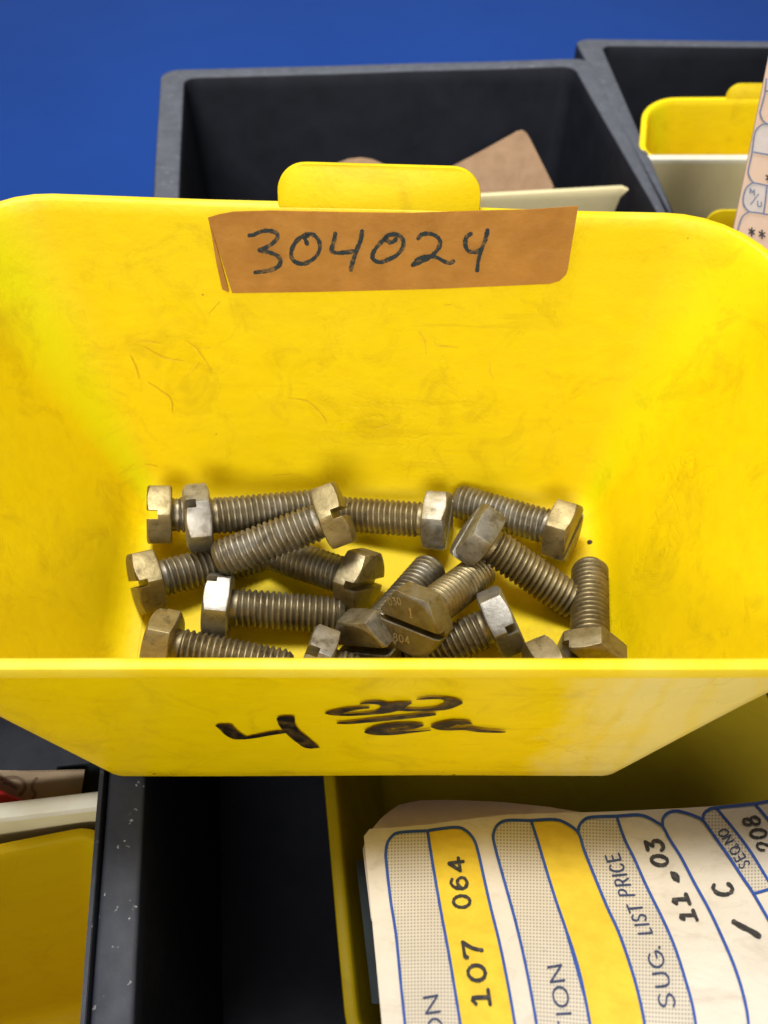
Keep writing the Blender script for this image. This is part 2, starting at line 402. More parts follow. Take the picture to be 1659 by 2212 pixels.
# ------------------------------------------------------------------ ink: strokes and fills laid on a surface
def smooth_line(pts, sub=6):
    if len(pts) < 3: return pts
    out = []; P = [pts[0]] + list(pts) + [pts[-1]]
    for i in range(1, len(P) - 2):
        p0, p1, p2, p3 = P[i - 1], P[i], P[i + 1], P[i + 2]
        for k in range(sub):
            t = k / sub
            out.append(tuple(0.5 * (2 * b + (c - a) * t + (2 * a - 5 * b + 4 * c - d) * t * t + (3 * b - a - 3 * c + d) * t ** 3) for a, b, c, d in zip(p0, p1, p2, p3)))
    out.append(tuple(pts[-1])); return out
class Ink:
    def __init__(s): s.v, s.f, s.uv, s.k = [], [], [], 0
    def stroke(s, pts, width, surf, sub=6, lift=0.00012, cap=True, rough=0.0):
        """pts (x, y[, w]) in the photograph's plane; surf maps to space."""
        pts = [p if len(p) == 3 else (p[0], p[1], width) for p in pts]
        P = smooth_line(pts, sub) if sub > 1 else pts
        # drop duplicates
        Q = [P[0]]
        for p in P[1:]:
            if math.hypot(p[0] - Q[-1][0], p[1] - Q[-1][1]) > 0.03 * width: Q.append(p)
        P = Q
        if len(P) < 2: return
        s.k += 1; off = lift + (s.k % 12) * 0.00001
        L, R = [], []
        for i, p in enumerate(P):
            a, b = P[max(0, i - 1)], P[min(len(P) - 1, i + 1)]
            dx, dy = b[0] - a[0], b[1] - a[1]; l = math.hypot(dx, dy) or 1
            wd = p[2] / 2 * (1 + rough * random.uniform(-1, 1))
            L.append((p[0] - dy / l * wd, p[1] + dx / l * wd)); R.append((p[0] + dy / l * wd, p[1] - dx / l * wd))
        n0 = len(s.v)
        s.v += [surf(x, y, off) for x, y in L] + [surf(x, y, off) for x, y in R]
        m = len(L)
        for i in range(m - 1): s.f.append((n0 + i, n0 + i + 1, n0 + m + i + 1, n0 + m + i))
        if cap:
            for e, (a, b, q) in ((0, (L[0], R[0], P[1])), (m - 1, (L[-1], R[-1], P[-2]))):
                c = P[e]; r = c[2] / 2
                ang = math.atan2(c[1] - q[1], c[0] - q[0]); n1 = len(s.v)
                arc = [(c[0] + r * math.cos(ang + t), c[1] + r * math.sin(ang + t)) for t in (math.radians(d) for d in (-90, -54, -18, 18, 54, 90))]
                s.v += [surf(x, y, off) for x, y in arc]; s.f.append(tuple(range(n1, n1 + len(arc))))
    def fill(s, A, B, surf, lift=0.00006, n=40, m=6, uvs=1.0):
        """area between two lines."""
        A, B = resample(A, n), resample(B, n); n0 = len(s.v)
        for a, b in zip(A, B):
            for k in range(m + 1):
                t = k / m; x, y = a[0] + (b[0] - a[0]) * t, a[1] + (b[1] - a[1]) * t
                s.v.append(surf(x, y, lift)); s.uv.append((x * uvs, y * uvs))
        for i in range(n - 1):
            for k in range(m):
                a = n0 + i * (m + 1) + k; s.f.append((a, a + 1, a + m + 2, a + m + 1))
    def build(s, name, m, parent): return mesh(name, s.v, s.f, m, parent, uvs=s.uv if s.uv and len(s.uv) == len(s.v) else None)
def resample(P, n):
    P = [tuple(p[:2]) for p in P]; d = [0]
    for a, b in zip(P, P[1:]): d.append(d[-1] + math.hypot(b[0] - a[0], b[1] - a[1]))
    out = []; j = 0
    for k in range(n):
        t = d[-1] * k / (n - 1)
        while j < len(P) - 2 and d[j + 1] < t: j += 1
        u = (t - d[j]) / ((d[j + 1] - d[j]) or 1)
        out.append((P[j][0] + (P[j + 1][0] - P[j][0]) * u, P[j][1] + (P[j + 1][1] - P[j][1]) * u))
    return out
def plane_surf(p, n):
    n = n.normalized()
    if n.dot(EYE - p) < 0: n = -n
    return lambda x, y, off=0.0: Pp(x, y, p, n) + n * off

# paper number label on the back wall
def zt(x, y): return ((780 + x * 0.93430) / 1.82278, (760 + y * 0.93430) / 1.82278)
wall = plane_surf(fbL, nb)
def solid_sheet(name, outline2d, surf, base, th, m, parent, origin=None):
    pts = [surf(x, y, base) for x, y in outline2d]; bk = [surf(x, y, base - th) for x, y in outline2d]; n = len(pts)
    f = [tuple(range(n)), tuple(reversed(range(n, 2 * n)))] + [(i, n + i, n + (i + 1) % n, (i + 1) % n) for i in range(n)]
    return mesh(name, pts + bk, f, m, parent, origin=origin)
tape_px = [zt(*p) for p in [(45, 97), (75, 183), (147, 413), (500, 408), (1000, 395), (1480, 374), (1520, 362), (1548, 335), (1556, 310), (1575, 190), (1599, 48), (1400, 62), (1190, 67), (900, 77), (600, 73), (300, 67), (150, 72), (90, 83)]]
tape = solid_sheet('paper_label', tape_px, wall, 0.0012, 0.0003, KRAFT, main)
strip_px = [zt(*p) for p in [(45, 98), (58, 160), (80, 290), (104, 400), (128, 412), (131, 405), (72, 186)]]
solid_sheet('torn_strip', strip_px, wall, 0.0009, 0.0003, KRAFT, main)
ink = Ink()
tapes = lambda x, y, off: wall(x, y, 0.0012 + off)
for st in [
    [(220, 170), (238, 168)],
    [(238, 168), (262, 156), (295, 150), (330, 158), (338, 178), (315, 205), (285, 222), (262, 232)],
    [(262, 232), (300, 240), (338, 256), (350, 280), (338, 302), (300, 318), (245, 325)],
    [(465, 172), (440, 175), (412, 200), (395, 240), (402, 272), (430, 288), (462, 284), (495, 262), (514, 230), (512, 195), (492, 170), (465, 163), (450, 172), (462, 205)],
    [(580, 162), (574, 195), (565, 232), (585, 243), (620, 241), (670, 235)],
    [(692, 152), (686, 190), (668, 235), (652, 285), (645, 315)],
    [(790, 182), (765, 205), (740, 240), (738, 268), (765, 282), (800, 272), (840, 250), (864, 215), (862, 185), (838, 166), (805, 168), (790, 182), (808, 198), (825, 196), (834, 184)],
    [(928, 182), (945, 165), (980, 163), (1010, 178), (1020, 205), (1000, 240), (960, 270), (905, 294)],
    [(905, 294), (930, 268), (965, 258), (1005, 262), (1035, 278), (1060, 286), (1074, 278)],
    [(1148, 162), (1128, 180), (1126, 212), (1140, 236), (1172, 238), (1196, 222)],
    [(1218, 148), (1210, 185), (1192, 230), (1180, 275), (1175, 316)],
]:
    ink.stroke([zt(*p) for p in st], 9.0, tapes, rough=0.2)
ink.build('handwriting', INKM, tape)

# price in marker on the front wall
def zp(x, y): return ((800 + x * 0.75950) / 1.82278, (2680 + y * 0.75950) / 1.82278)
ftop, fbot = main_top[3], main_bot[3]
front_n = (main_top[2] - main_top[3]).cross(main_top[3] - main_bot[3]).normalized()
if front_n.y > 0: front_n = -front_n
front = plane_surf(main_bot[3] + front_n * 0.0016, front_n)
fsurf = lambda x, y, off: front(x, y, 0.00035 + off)
pen = Ink()
def poly_ink(pts):
    pen.k += 1; n0 = len(pen.v)
    pen.v += [fsurf(*zp(x, y), 0.0001 + pen.k * 0.00001) for x, y in pts]; pen.f.append(tuple(range(n0, n0 + len(pts))))
def band(pairs, sub=5):
    """pairs of opposite edge points along a pen stroke."""
    A = smooth_line([p[0] for p in pairs], sub); B = smooth_line([p[1] for p in pairs], sub)
    pen.k += 1; n0 = len(pen.v); m = len(A)
    for p in A + B: pen.v.append(fsurf(*zp(*p), 0.0001 + pen.k * 0.00001))
    for i in range(m - 1): pen.f.append((n0 + i, n0 + i + 1, n0 + m + i + 1, n0 + m + i))
band([((64, 222), (72, 216)), ((85, 240), (105, 213)), ((110, 265), (145, 216)), ((135, 282), (165, 235)), ((162, 292), (190, 258)), ((190, 293), (222, 278)), ((225, 293), (232, 279))])
band([((225, 292), (228, 278)), ((290, 283), (290, 265)), ((360, 270), (358, 252)), ((440, 258), (430, 245))])
band([((382, 182), (395, 174)), ((384, 194), (430, 171)), ((395, 222), (472, 175)), ((422, 252), (476, 208)), ((450, 280), (495, 242)), ((490, 312), (535, 276)), ((524, 334), (578, 312)), ((560, 341), (606, 335))])
band([((862, 122), (862, 131)), ((800, 123), (825, 135)), ((730, 130), (760, 146)), ((660, 144), (725, 156)), ((630, 156), (732, 158)), ((680, 168), (770, 157)), ((770, 170), (840, 152)), ((880, 163), (900, 142)), ((960, 155), (930, 118)), ((1020, 140), (985, 101)), ((1060, 118), (1020, 98)), ((1082, 104), (1080, 97))])
band([((812, 103), (812, 110)), ((860, 94), (860, 108)), ((920, 94), (910, 112)), ((960, 102), (930, 128)), ((1000, 104), (960, 150)), ((1035, 126), (1010, 144)), ((1090, 132), (1060, 146)), ((1180, 128), (1160, 145)), ((1238, 112), (1260, 138)), ((1248, 95), (1320, 118)), ((1235, 84), (1345, 98)), ((1190, 83), (1290, 77)), ((1112, 86), (1200, 70)), ((1108, 80), (1150, 73))])
band([((692, 202), (694, 210)), ((760, 197), (760, 212)), ((880, 183), (880, 202)), ((1020, 169), (1020, 188)), ((1160, 154), (1160, 173)), ((1205, 155), (1208, 165))])
band([((985, 246), (995, 236)), ((1070, 240), (1060, 226)), ((1140, 222), (1060, 222)), ((1120, 208), (1030, 226)), ((1010, 206), (980, 234)), ((900, 220), (965, 244)), ((836, 250), (970, 246)), ((870, 266), (1000, 246)), ((960, 270), (1040, 246)), ((1080, 258), (1100, 246)), ((1180, 245), (1180, 239)), ])
band([((1398, 212), (1330, 216)), ((1370, 196), (1315, 214)), ((1280, 194), (1295, 222)), ((1210, 208), (1275, 228)), ((1178, 224), (1272, 229)), ((1215, 240), (1300, 228)), ((1270, 245), (1340, 228)), ((1350, 243), (1390, 228)), ((1430, 254), (1450, 240)), ((1540, 257), (1545, 247)), ((1570, 252), (1570, 250))])
pen.build('handwriting', INKP, main)

# scuffs scored into the back wall
SCUFF = simple('scuffed_plastic', (0.62, 0.41, 0.004), (0.74, 0.53, 0.002), 300, 0.6, 0.1)
sk = Ink()
lf = lambda x, y: (x / 1.0972 / 1.82278, (900 + y / 1.0972) / 1.82278)
rf = lambda x, y: ((1512 + x / 1.0972) / 1.82278, (900 + y / 1.0972) / 1.82278)
for fn, L in ((lf, [[(590, 485), (640, 484), (690, 491)], [(620, 505), (710, 555), (800, 570)], [(800, 478), (850, 520), (915, 610)], [(850, 516), (910, 511)],
                    [(562, 540), (585, 590), (602, 645)], [(640, 660), (700, 700), (738, 735), (745, 790)], [(1250, 730), (1330, 745), (1395, 810), (1412, 838)], [(582, 1032), (620, 1016), (680, 1023)],
                    [(800, 640), (840, 600), (860, 575)], [(905, 360), (950, 310)], [(1180, 1062), (1255, 1056)]]),
              (rf, [[(215, 480), (235, 502), (318, 509)], [(462, 578), (458, 612), (474, 645)], [(1400, 88), (1412, 45)], [(860, 1078), (920, 1090), (972, 1142)], [(150, 440), (175, 480), (182, 540)], [(260, 328), (290, 325)]])):
    for st in L:
        m_ = len(st) // 2
        sk.stroke([(*fn(*p), 1.2 + 1.6 * (0 < q < len(st) - 1) + 0.8 * (q == m_)) for q, p in enumerate(st)], 3, lambda x, y, o: wall(x, y, 0.00035 + o), rough=0.35)
tag(sk.build('scuff_marks', SCUFF, main), kind='stuff')

# ------------------------------------------------------------------ bolts
HF, HH, RS, LS, PT = 0.0140, 0.0059, 0.00438, 0.0255, 0.00136
def head_mesh(name, slot_w, slot_d):
    a = HF / 2; K = 48; rings = []
    def hexr(th): return a / math.cos(((th + math.pi / 6) % (math.pi / 3)) - math.pi / 6)
    R0, R1, R2, R3, R4 = [], [], [], [], []
    for k in range(K):
        th = 2 * math.pi * k / K; r = hexr(th)
        # hex corner eased a little
        r = min(r, a * 1.135); c, s = math.cos(th), math.sin(th); ch = max(0, r - a * 0.95) * 0.62
        R0.append((a * 0.93 * c, a * 0.93 * s, 0)); R1.append((r * c * 0.995, r * s * 0.995, -0.0002 - ch * 0.35))
        R2.append((r * c, r * s, -0.0006 - ch * 0.35)); R3.append((r * c, r * s, -(HH - ch))); R4.append((a * 0.945 * c, a * 0.945 * s, -HH))
    rings = [R0, R1, R2, R3, R4]; v = sum(rings, []); f = []
    for j in range(4):
        for k in range(K):
            q = (k + 1) % K; f.append((j * K + k, (j + 1) * K + k, (j + 1) * K + q, j * K + q))
    f.append(tuple(range(K))); f.append(tuple(reversed([4 * K + k for k in range(K)])))
    me = bpy.data.meshes.new(name + '_blank'); me.from_pydata(v, [], f)
    bm = bmesh.new(); bm.from_mesh(me); bmesh.ops.recalc_face_normals(bm, faces=bm.faces); bm.to_mesh(me); bm.free()
    o = bpy.data.objects.new('blank', me); COL.objects.link(o)
    cm = bpy.data.meshes.new('cut'); bm = bmesh.new(); bmesh.ops.create_cube(bm, size=1, matrix=Matrix.Translation((0, 0, -HH)) @ Matrix.Diagonal((slot_w, 0.03, slot_d * 2, 1))); bm.to_mesh(cm); bm.free()
    cu = bpy.data.objects.new('cut', cm); COL.objects.link(cu)
    md = o.modifiers.new('b', 'BOOLEAN'); md.operation = 'DIFFERENCE'; md.solver = 'EXACT'; md.object = cu
    dg = bpy.context.evaluated_depsgraph_get(); dg.update()
    out = bpy.data.meshes.new_from_object(o.evaluated_get(dg)); out.name = name
    bpy.data.objects.remove(o); bpy.data.objects.remove(cu)
    out.materials.clear(); out.materials.append(STEEL)
    bm = bmesh.new(); bm.from_mesh(out); bmesh.ops.remove_doubles(bm, verts=bm.verts, dist=1e-6)
    sharp = [e for e in bm.edges if len(e.link_faces) == 2 and e.calc_face_angle(0) > math.radians(28)]
    bmesh.ops.bevel(bm, geom=sharp, offset=0.00011, segments=2, affect='EDGES', profile=0.6, clamp_overlap=True)
    bm.to_mesh(out); bm.free()
    out.polygons.foreach_set('use_smooth', [True] * len(out.polygons)); out.set_sharp_from_angle(angle=math.radians(32))
    return out
def shank_mesh():
    K, Q = 28, 6; neck = 0.0014; turns = int((LS - neck) / PT) + 2
    prof = [0.0, 0.28, 0.78, 1.0, 0.95, 0.42]      # groove to crest, one pitch
    rmin, rmax = RS - 0.00068, RS
    rows = turns * Q; v, f = [], []
    for i in range(rows + 1):
        for k in range(K):
            th = 2 * math.pi * k / K
            z = neck + PT * (i / Q + k / K - 1); r = rmin + (rmax - rmin) * prof[i % Q]
            if z < neck: z = neck; r = rmin + 0.0003
            if z > LS: z = LS; r = min(r, RS - 0.0011)
            e = LS - z
            if e < 0.0016: r = min(r, RS - 0.0012 + e * 0.85)
            v.append((r * math.cos(th), r * math.sin(th), z))
    for i in range(rows):
        for k in range(K):
            if k < K - 1: a, b, c, d = i * K + k, i * K + k + 1, (i + 1) * K + k + 1, (i + 1) * K + k
            else:
                if i + Q + 1 > rows: continue
                a, b, c, d = i * K + k, (i + Q) * K, (i + Q + 1) * K, (i + 1) * K + k
            f.append((a, b, c, d))
    n0 = len(v)     # neck, tip disc
    for z, r in ((-0.0001, RS - 0.0002), (neck * 0.5, RS - 0.0005), (neck + 0.00005, rmin + 0.0003)):
        for k in range(K): v.append((r * math.cos(2 * math.pi * k / K), r * math.sin(2 * math.pi * k / K), z))
    for j in range(2):
        for k in range(K): q = (k + 1) % K; f.append((n0 + j * K + k, n0 + j * K + q, n0 + (j + 1) * K + q, n0 + (j + 1) * K + k))
    n1 = len(v)
    for k in range(K): v.append(((RS - 0.0011) * math.cos(2 * math.pi * k / K), (RS - 0.0011) * math.sin(2 * math.pi * k / K), LS - 0.00002))
    f.append(tuple(range(n1, n1 + K)))
    me = bpy.data.meshes.new('shank'); me.from_pydata(v, [], f); me.materials.append(STEELT)
    me.polygons.foreach_set('use_smooth', [True] * len(me.polygons)); me.set_sharp_from_angle(angle=math.radians(50))
    return me
H1 = head_mesh('head', 0.0021, 0.0026); H2 = head_mesh('head', 0.0016, 0.0023); S1 = shank_mesh()
H3 = H1.copy(); H3.name = 'head'; H3.materials[0] = STEELB
G_BOLT = 'slotted hex bolts in the yellow bin'
# underside of head (x, y, z), tip (x, y, z), roll in degrees, label
BOLTS = [
    ((372, 1112, .0090), (585, 1112, .0050), 42, 'bolt at far back left whose shank is hidden behind the pale-faced bolt beside it'),
    ((455, 1116, .0160), (650, 1098, .0135), 16, 'bolt in the back left with one pale silvery head facet, shank pointing right'),
    ((695, 1124, .0215), (485, 1204, .0150), -38, 'bolt lying slanting across others at back centre, head at its upper right'),
    ((343, 1250, .0078), (495, 1214, .0052), 42, 'bolt with head against the left wall and tip under the slanting bolt'),
    ((752, 1247, .0080), (596, 1195, .0050), -50, 'bolt below the slanting bolt, its pale head at the lower right'),
    ((500, 1311, .0076), (722, 1330, .0050), -17, 'bolt lying level at centre left with pale head at left, whole shank in view'),
    ((380, 1398, .0076), (600, 1442, .0050), 132, 'bolt at front left half hidden by the front wall, tan head at left'),
    ((712, 1440, .0085), (840, 1488, .0050), 16, 'bright silvery bolt head showing just over the front wall left of centre'),
    ((811, 1368, .0085), (934, 1225, .0050), 60, 'bolt at front centre with tan head at lower left and dark tip at upper right'),
    ((914, 1328, .0160), (1036, 1236, .0075), (57, 22), 'bolt with its stamped slotted head face turned to the viewer at front centre'),
    ((1056, 1354, .0085), (965, 1394, .0050), -50, 'bolt at front right of centre with white head facet at its upper right end'),
    ((919, 1123, .0076), (735, 1110, .0050), -100, 'bolt along the back wall at centre, head at right and tip behind the raised head'),
    ((1190, 1140, .0076), (1003, 1086, .0050), -100, 'bolt along the back wall at right, head at its right end'),
    ((1054, 1172, .0145), (1210, 1282, .0055), 100, 'olive toned bolt lying over the back right bolt, tip pointing to the lower right'),
    ((1274, 1400, .0076), (1274, 1238, .0050), 128, 'bolt along the right wall with its head nearest the front wall'),
    ((1158, 1464, .0080), (980, 1545, .0050), 45, 'small corner of a bolt head showing above the front wall at the right'),
]
def to_px(p):
    d = p - EYE; z = d.dot(FW); return Vector((d.dot(RT) / z, d.dot(DN) / z))
def orient(hd, tip, roll):
    if isinstance(roll, tuple):     # turn the slot to a direction seen in the photograph
        want = Vector(roll).normalized()
        def miss(r):
            M = orient(hd, tip, r); a = to_px(hd + M @ Vector((0, 0.004, 0))) - to_px(hd); return -a.normalized().dot(want)
        roll = min(range(0, 360, 2), key=miss)
    z = (tip - hd).normalized(); x = Vector((0, 0, 1)).cross(z).normalized(); y = z.cross(x)
    return (Matrix((x, y, z)).transposed().to_4x4()) @ Matrix.Rotation(math.radians(roll), 4, 'Z')
bolts = []
for i, (h, t, roll, lab) in enumerate(BOLTS):
    hd, tp = Pz(*h), Pz(*t)
    if i == 0:
        b = empty('hex_bolt', hd, lab, 'bolt', G_BOLT)
        hm = link(bpy.data.objects.new('head', H1), b); sm = link(bpy.data.objects.new('shank', S1), b)
        proto = (b, hm, sm)
    else:
        b = proto[0].copy(); COL.objects.link(b); b.location = hd; b['label'] = lab
        for src in proto[1:]:
            c = src.copy(); COL.objects.link(c); c.parent = b
            if c.name.startswith('head'): c.data = H3 if i in (1, 5, 7, 10) else (H2 if i % 2 else H1)
    b.matrix_world = Matrix.Translation(hd) @ orient(hd, tp, roll)
    bolts.append(b)
proto[0].matrix_world = Matrix.Translation(Pz(*BOLTS[0][0])) @ orient(Pz(*BOLTS[0][0]), Pz(*BOLTS[0][1]), BOLTS[0][2])

# stamped marks on the head that faces the viewer
BIG = bolts[9]; bh = [c for c in BIG.children if c.name.startswith('head')][0]
e1, e2 = Vector((0, 1, 0)), Vector((1, 0, 0))
if (to_px(BIG.matrix_world @ Vector((0, 0.004, 0))) - to_px(BIG.matrix_world @ Vector((0, 0, 0)))).x < 0: e1, e2 = -e1, -e2
def stamp_surf(x, y, off=0.0): return e1 * x + e2 * y + Vector((0, 0, -HH - off))
STAMP = (('030', (-0.0050, 0.0032), (-0.0016, 0.0046), (-0.0056, 0.0048), (-0.0022, 0.0062)), ('1', (0.0002, 0.0022), (0.0012, 0.0024), (-0.0002, 0.0044), (0.0008, 0.0046)), ('804', (-0.0035, -0.0048), (0.0010, -0.0040), (-0.0038, -0.0030), (0.0007, -0.0022)))

# grit on the bin floor
def grit(px, py, z, r, lab):
    bm = bmesh.new(); bmesh.ops.create_icosphere(bm, subdivisions=2, radius=r)
    for v in bm.verts: v.co *= 1 + 0.35 * noise.noise(v.co * 900 + Vector((px, 0, 0))); v.co.z *= 0.7
    me = bpy.data.meshes.new('grit_speck'); bm.to_mesh(me); bm.free(); me.materials.append(GRIT)
    o = bpy.data.objects.new('grit_speck', me); COL.objects.link(o); o.location = Pz(px, py, z) + Vector((0, 0, r * 0.5))
    tag(o, lab, 'grit')
grit(1274, 1174, 0.0004, 0.0007, 'dark speck of grit above the tip of the right wall bolt')

# ------------------------------------------------------------------ dark grey trays
ZR = -0.003
def tray(lab, outer, inner, ro, ri, depth=0.084, z=ZR, m=DARK):
    """outer / inner plan corners (BL, BR, FR, FL) at rim height."""
    base = sum(outer, Vector()) / 4; base.z = z - depth
    t = empty('storage_tray', base, lab, 'tray', G_TRAY)
    cen = sum(inner, Vector()) / 4
    def L(c, r, off, dz, draft=0.0):
        q = [p.lerp(Vector((cen.x, cen.y, p.z)), draft) for p in c]
        l = rloop(q, [r] * 4, 6, 10)
        if off: l = offset_loop(l, off)
        return [p + Vector((0, 0, dz)) for p in l]
    loops = [L(inner, ri, 0, -depth + 0.003, 0.06), L(inner, ri, 0, -depth + 0.005, 0.05)]
    loops += [L(inner, ri, 0, -depth * k, 0.05 * k) for k in (0.75, 0.5, 0.25, 0.08)]
    loops += [L(inner, ri, 0, -0.0009), L(inner, ri, 0.0003, -0.0003), L(inner, ri, 0.0010, 0)]
    loops += [L(outer, ro, -0.0013, 0), L(outer, ro, -0.0004, -0.0004), L(outer, ro, 0, -0.0013)]
    loops += [L(outer, ro, 0, -depth * k) for k in (0.1, 0.5, 1.0)]
    v, f = loft(loops, 0.00025, base.x * 50)
    mesh('body', v, f, m, t, smooth=42)
    return t
def ext(a, b, s): return a + (b - a) * s      # point on the line a->b
# back left tray: edges measured on the rim plane
aBL, aL2 = Pz(347, 150, ZR), Pz(329, 430, ZR)
aBR, aR2 = Pz(1277, 124, ZR), Pz(1443, 463, ZR)
iBL, iL2 = Pz(398, 168, ZR), Pz(387, 430, ZR)
iBR, iR2 = Pz(1238, 142, ZR), Pz(1421, 463, ZR)
sA = 1.85
TA = tray('dark grey tray at the back left holding brown cards and a cream divider', [aBL, aBR, ext(aBR, aR2, sA), ext(aBL, aL2, sA * 0.97)],
     [iBL, iBR, ext(iBR, iR2, sA * 0.97), ext(iBL, iL2, sA * 0.94)], 0.009, 0.006)
dirA = (aBR - aR2).normalized()
bL0 = aBR + (aBR - aR2).normalized() * 0.055 + Vector((0.0006, 0, 0)); bL1 = aR2 + Vector((0.0006, 0, 0))
ib = Pz(1300, 98, ZR); ib1 = Pz(1459, 463, ZR)
bBR = Pz(1700, 92, ZR) + Vector((0.06, 0, 0)); ibR = Pz(1700, 104, ZR) + Vector((0.05, 0, 0))
bBL = Pz(1238, 82, ZR)
sB = 1.75
TB = tray('dark grey tray at the back right holding the yellow bin with cream front', [bBL, bBR, bBR + (bL1 - bL0) * sB * 0.9, ext(bBL, bL1, sB)],
     [ib, ibR, ibR + (bL1 - bL0) * sB * 0.85, ext(ib, ib1, sB * 0.96)], 0.008, 0.005)
# front trays
dL0, dL1 = Pz(232, 1672, ZR), Pz(192, 2212, ZR)
dR0, dR1 = Pz(314, 1680, ZR), Pz(291, 2212, ZR)
eu = Vector((math.cos(math.radians(7.2)), math.sin(math.radians(7.2)), 0))
du = (dL1 - dL0).normalized()
YB = 0.092     # how far the rims run on under the yellow bin
dBL = dL0 - du * YB; dFL = dL0 + du * 0.16
iDBL = dR0 - (dR1 - dR0).normalized() * (YB - 0.010); iDFL = dR0 + (dR1 - dR0).normalized() * 0.150
TD = tray('dark grey front tray at centre, its black inside empty beside the bin of printed cards', [dBL, dBL + eu * 0.2, dFL + eu * 0.2, dFL],
     [iDBL, iDBL + eu * 0.18, iDFL + eu * 0.18, iDFL], 0.004, 0.004, m=DARKL)
cR0, cR1 = Pz(229, 1670, ZR), Pz(189, 2212, ZR)
cBR = cR0 - (cR1 - cR0).normalized() * YB; cFR = cR0 + (cR1 - cR0).normalized() * 0.16
kBR = Pz(214, 1668, ZR) - du * (YB - 0.008); kFR = Pz(214, 1668, ZR) + du * 0.15
TC = tray('dark grey tray at the front left holding a cream labelled bin and tan card', [cBR - eu * 0.2, cBR, cFR, cFR - eu * 0.2],
     [kBR - eu * 0.18, kBR, kFR, kFR - eu * 0.18], 0.004, 0.003, z=ZR - 0.0008, m=DARKL)

# ------------------------------------------------------------------ more bins
def bin_from_top(name, lab, bl, br, fr, fl, zb, side_in, back_in, front_in, tab=None, rt=(0.012, 0.012, 0.008, 0.008), mats=YO, seed=1):
    """bin whose rim corners are given; floor at zb drawn in from the rim."""
    top = [bl, br, fr, fl]
    ux = ((br - bl) + (fr - fl)).normalized(); vy = ((bl - fl) + (br - fr)); vy.z = 0; vy.normalize()
    bot = [bl + ux * side_in - vy * back_in, br - ux * side_in - vy * back_in, fr - ux * side_in + vy * front_in, fl + ux * side_in + vy * front_in]
    for p in bot: p.z = zb
    b = empty('parts_bin', sum(bot, Vector()) / 4, lab, 'bin', G_BIN)
    bin_body('body', bot, top, (0.005,) * 4, rt, b, mats=mats, seed=seed)
    if tab: bin_tab(bot, top, *tab, b)
    return b, bot, top
# back right bin with the cream front
zE = -0.004
eBL, eFL = Pz(1403, 214, 0.004), Pz(1392, 338, zE)
eBR, eFR = eBL + Vector((0.155, 0.0, 0)), eFL + Vector((0.15, 0, 0))
binE, eb, et = bin_from_top('parts_bin', 'yellow bin with a cream front in the back right tray, beneath the tall beige card', eBL, eBR, eFR, eFL, -0.07, 0.020, 0.010, 0.004,
     tab=((Pz(1688, 215, 0.004) - eBL).x + 0.0, 0.046, 0.0058, 0.0050), seed=5)
def front_panel(bot, top, parent, z1=0.0, name='front_panel', m=CREAM, x0=0.0, x1=1.0, drop=0.85, rim=True):
    """cream facing wrapped over the front wall of a bin."""
    n = (top[2] - top[3]).cross(top[3] - bot[3]).normalized()
    if n.y > 0: n = -n
    a, b = top[3].lerp(top[2], x0), top[3].lerp(top[2], x1)
    c, d = bot[3].lerp(bot[2], x0), bot[3].lerp(bot[2], x1)
    prof = [(-0.0004, 0.0, -0.003), (-0.0003, 0, 0.0004), (0.0004, 0, 0.0009), (0.0018, 0, 0.0009), (0.0029, 0, 0.0003), (0.0031, 0, -0.0012)]
    v, f = [], []; K = 24
    for k in range(K + 1):
        t = k / K; P = a.lerp(b, t); Q = c.lerp(d, t); dn = (Q - P)
        for o, _, up in prof: v.append(P + n * o + Vector((0, 0, up)))
        v.append(P + dn * drop + n * 0.0029)
    w_ = len(prof) + 1
    for k in range(K):
        for j in range(w_ - 1): q = k * w_ + j; f.append((q, q + w_, q + w_ + 1, q + 1))
    fm = [1 if (i % (w_ - 1)) < 5 and rim else 0 for i in range(len(f))]
    return mesh(name, v, f, [m, CREAMRIM], parent, smooth=50, fmat=fm)
front_panel(eb, et, binE, x0=0.0, x1=1.0)
# bin in front of it: only its tab shows
gBL = Pz(1440, 492, -0.002); gBR = gBL + Vector((0.15, 0.002, 0))
binF, fb_, ft_ = bin_from_top('parts_bin', 'yellow bin showing only its dull tab beside the foot of the tall beige card', gBL, gBR, gBR + Vector((-0.005, -0.055, -0.012)), gBL + Vector((0.004, -0.055, -0.012)), -0.07, 0.018, 0.010, 0.006,
     tab=((Pz(1590, 480, -0.002) - gBL).x, 0.024, 0.0060, 0.0050), seed=8)
# front left: bin J with a cream label, bin L in front of it
zJ = -0.008
jFR, jFL = Pz(226, 1713, zJ), Pz(-250, 1770, zJ)
jx = (jFR - jFL).normalized(); jy = Vector((-jx.y, jx.x, 0))
jFL = jFR - jx * 0.15
binJ, jb, jt = bin_from_top('parts_bin', 'yellow bin with a peeling cream label at the front left, holding a tan card', jFL + jy * 0.016 + Vector((0, 0, -0.03)), jFR + jy * 0.016 + Vector((0, 0, -0.03)), jFR, jFL, -0.075, 0.004, 0.001, 0.005, rt=(0.003, 0.003, 0.002, 0.002), seed=11)
front_panel(jb, jt, binJ, name='front_label', x0=0.0, x1=1.0, drop=0.42)
zL = -0.013
lBR, lBL = Pz(222, 1800, zL), Pz(-300, 1905, zL)
lx = (lBR - lBL).normalized(); ly = Vector((-lx.y, lx.x, 0))
lBL = lBR - lx * 0.155
binL, lb_, lt_ = bin_from_top('parts_bin', 'empty yellow bin at the bottom left corner, in front of the cream label', lBL, lBR, lBR - ly * 0.075 + Vector((0, 0, -0.018)), lBL - ly * 0.075 + Vector((0, 0, -0.018)), -0.078, 0.012, 0.014, 0.006, rt=(0.006, 0.006, 0.006, 0.006), mats=YL, seed=14)
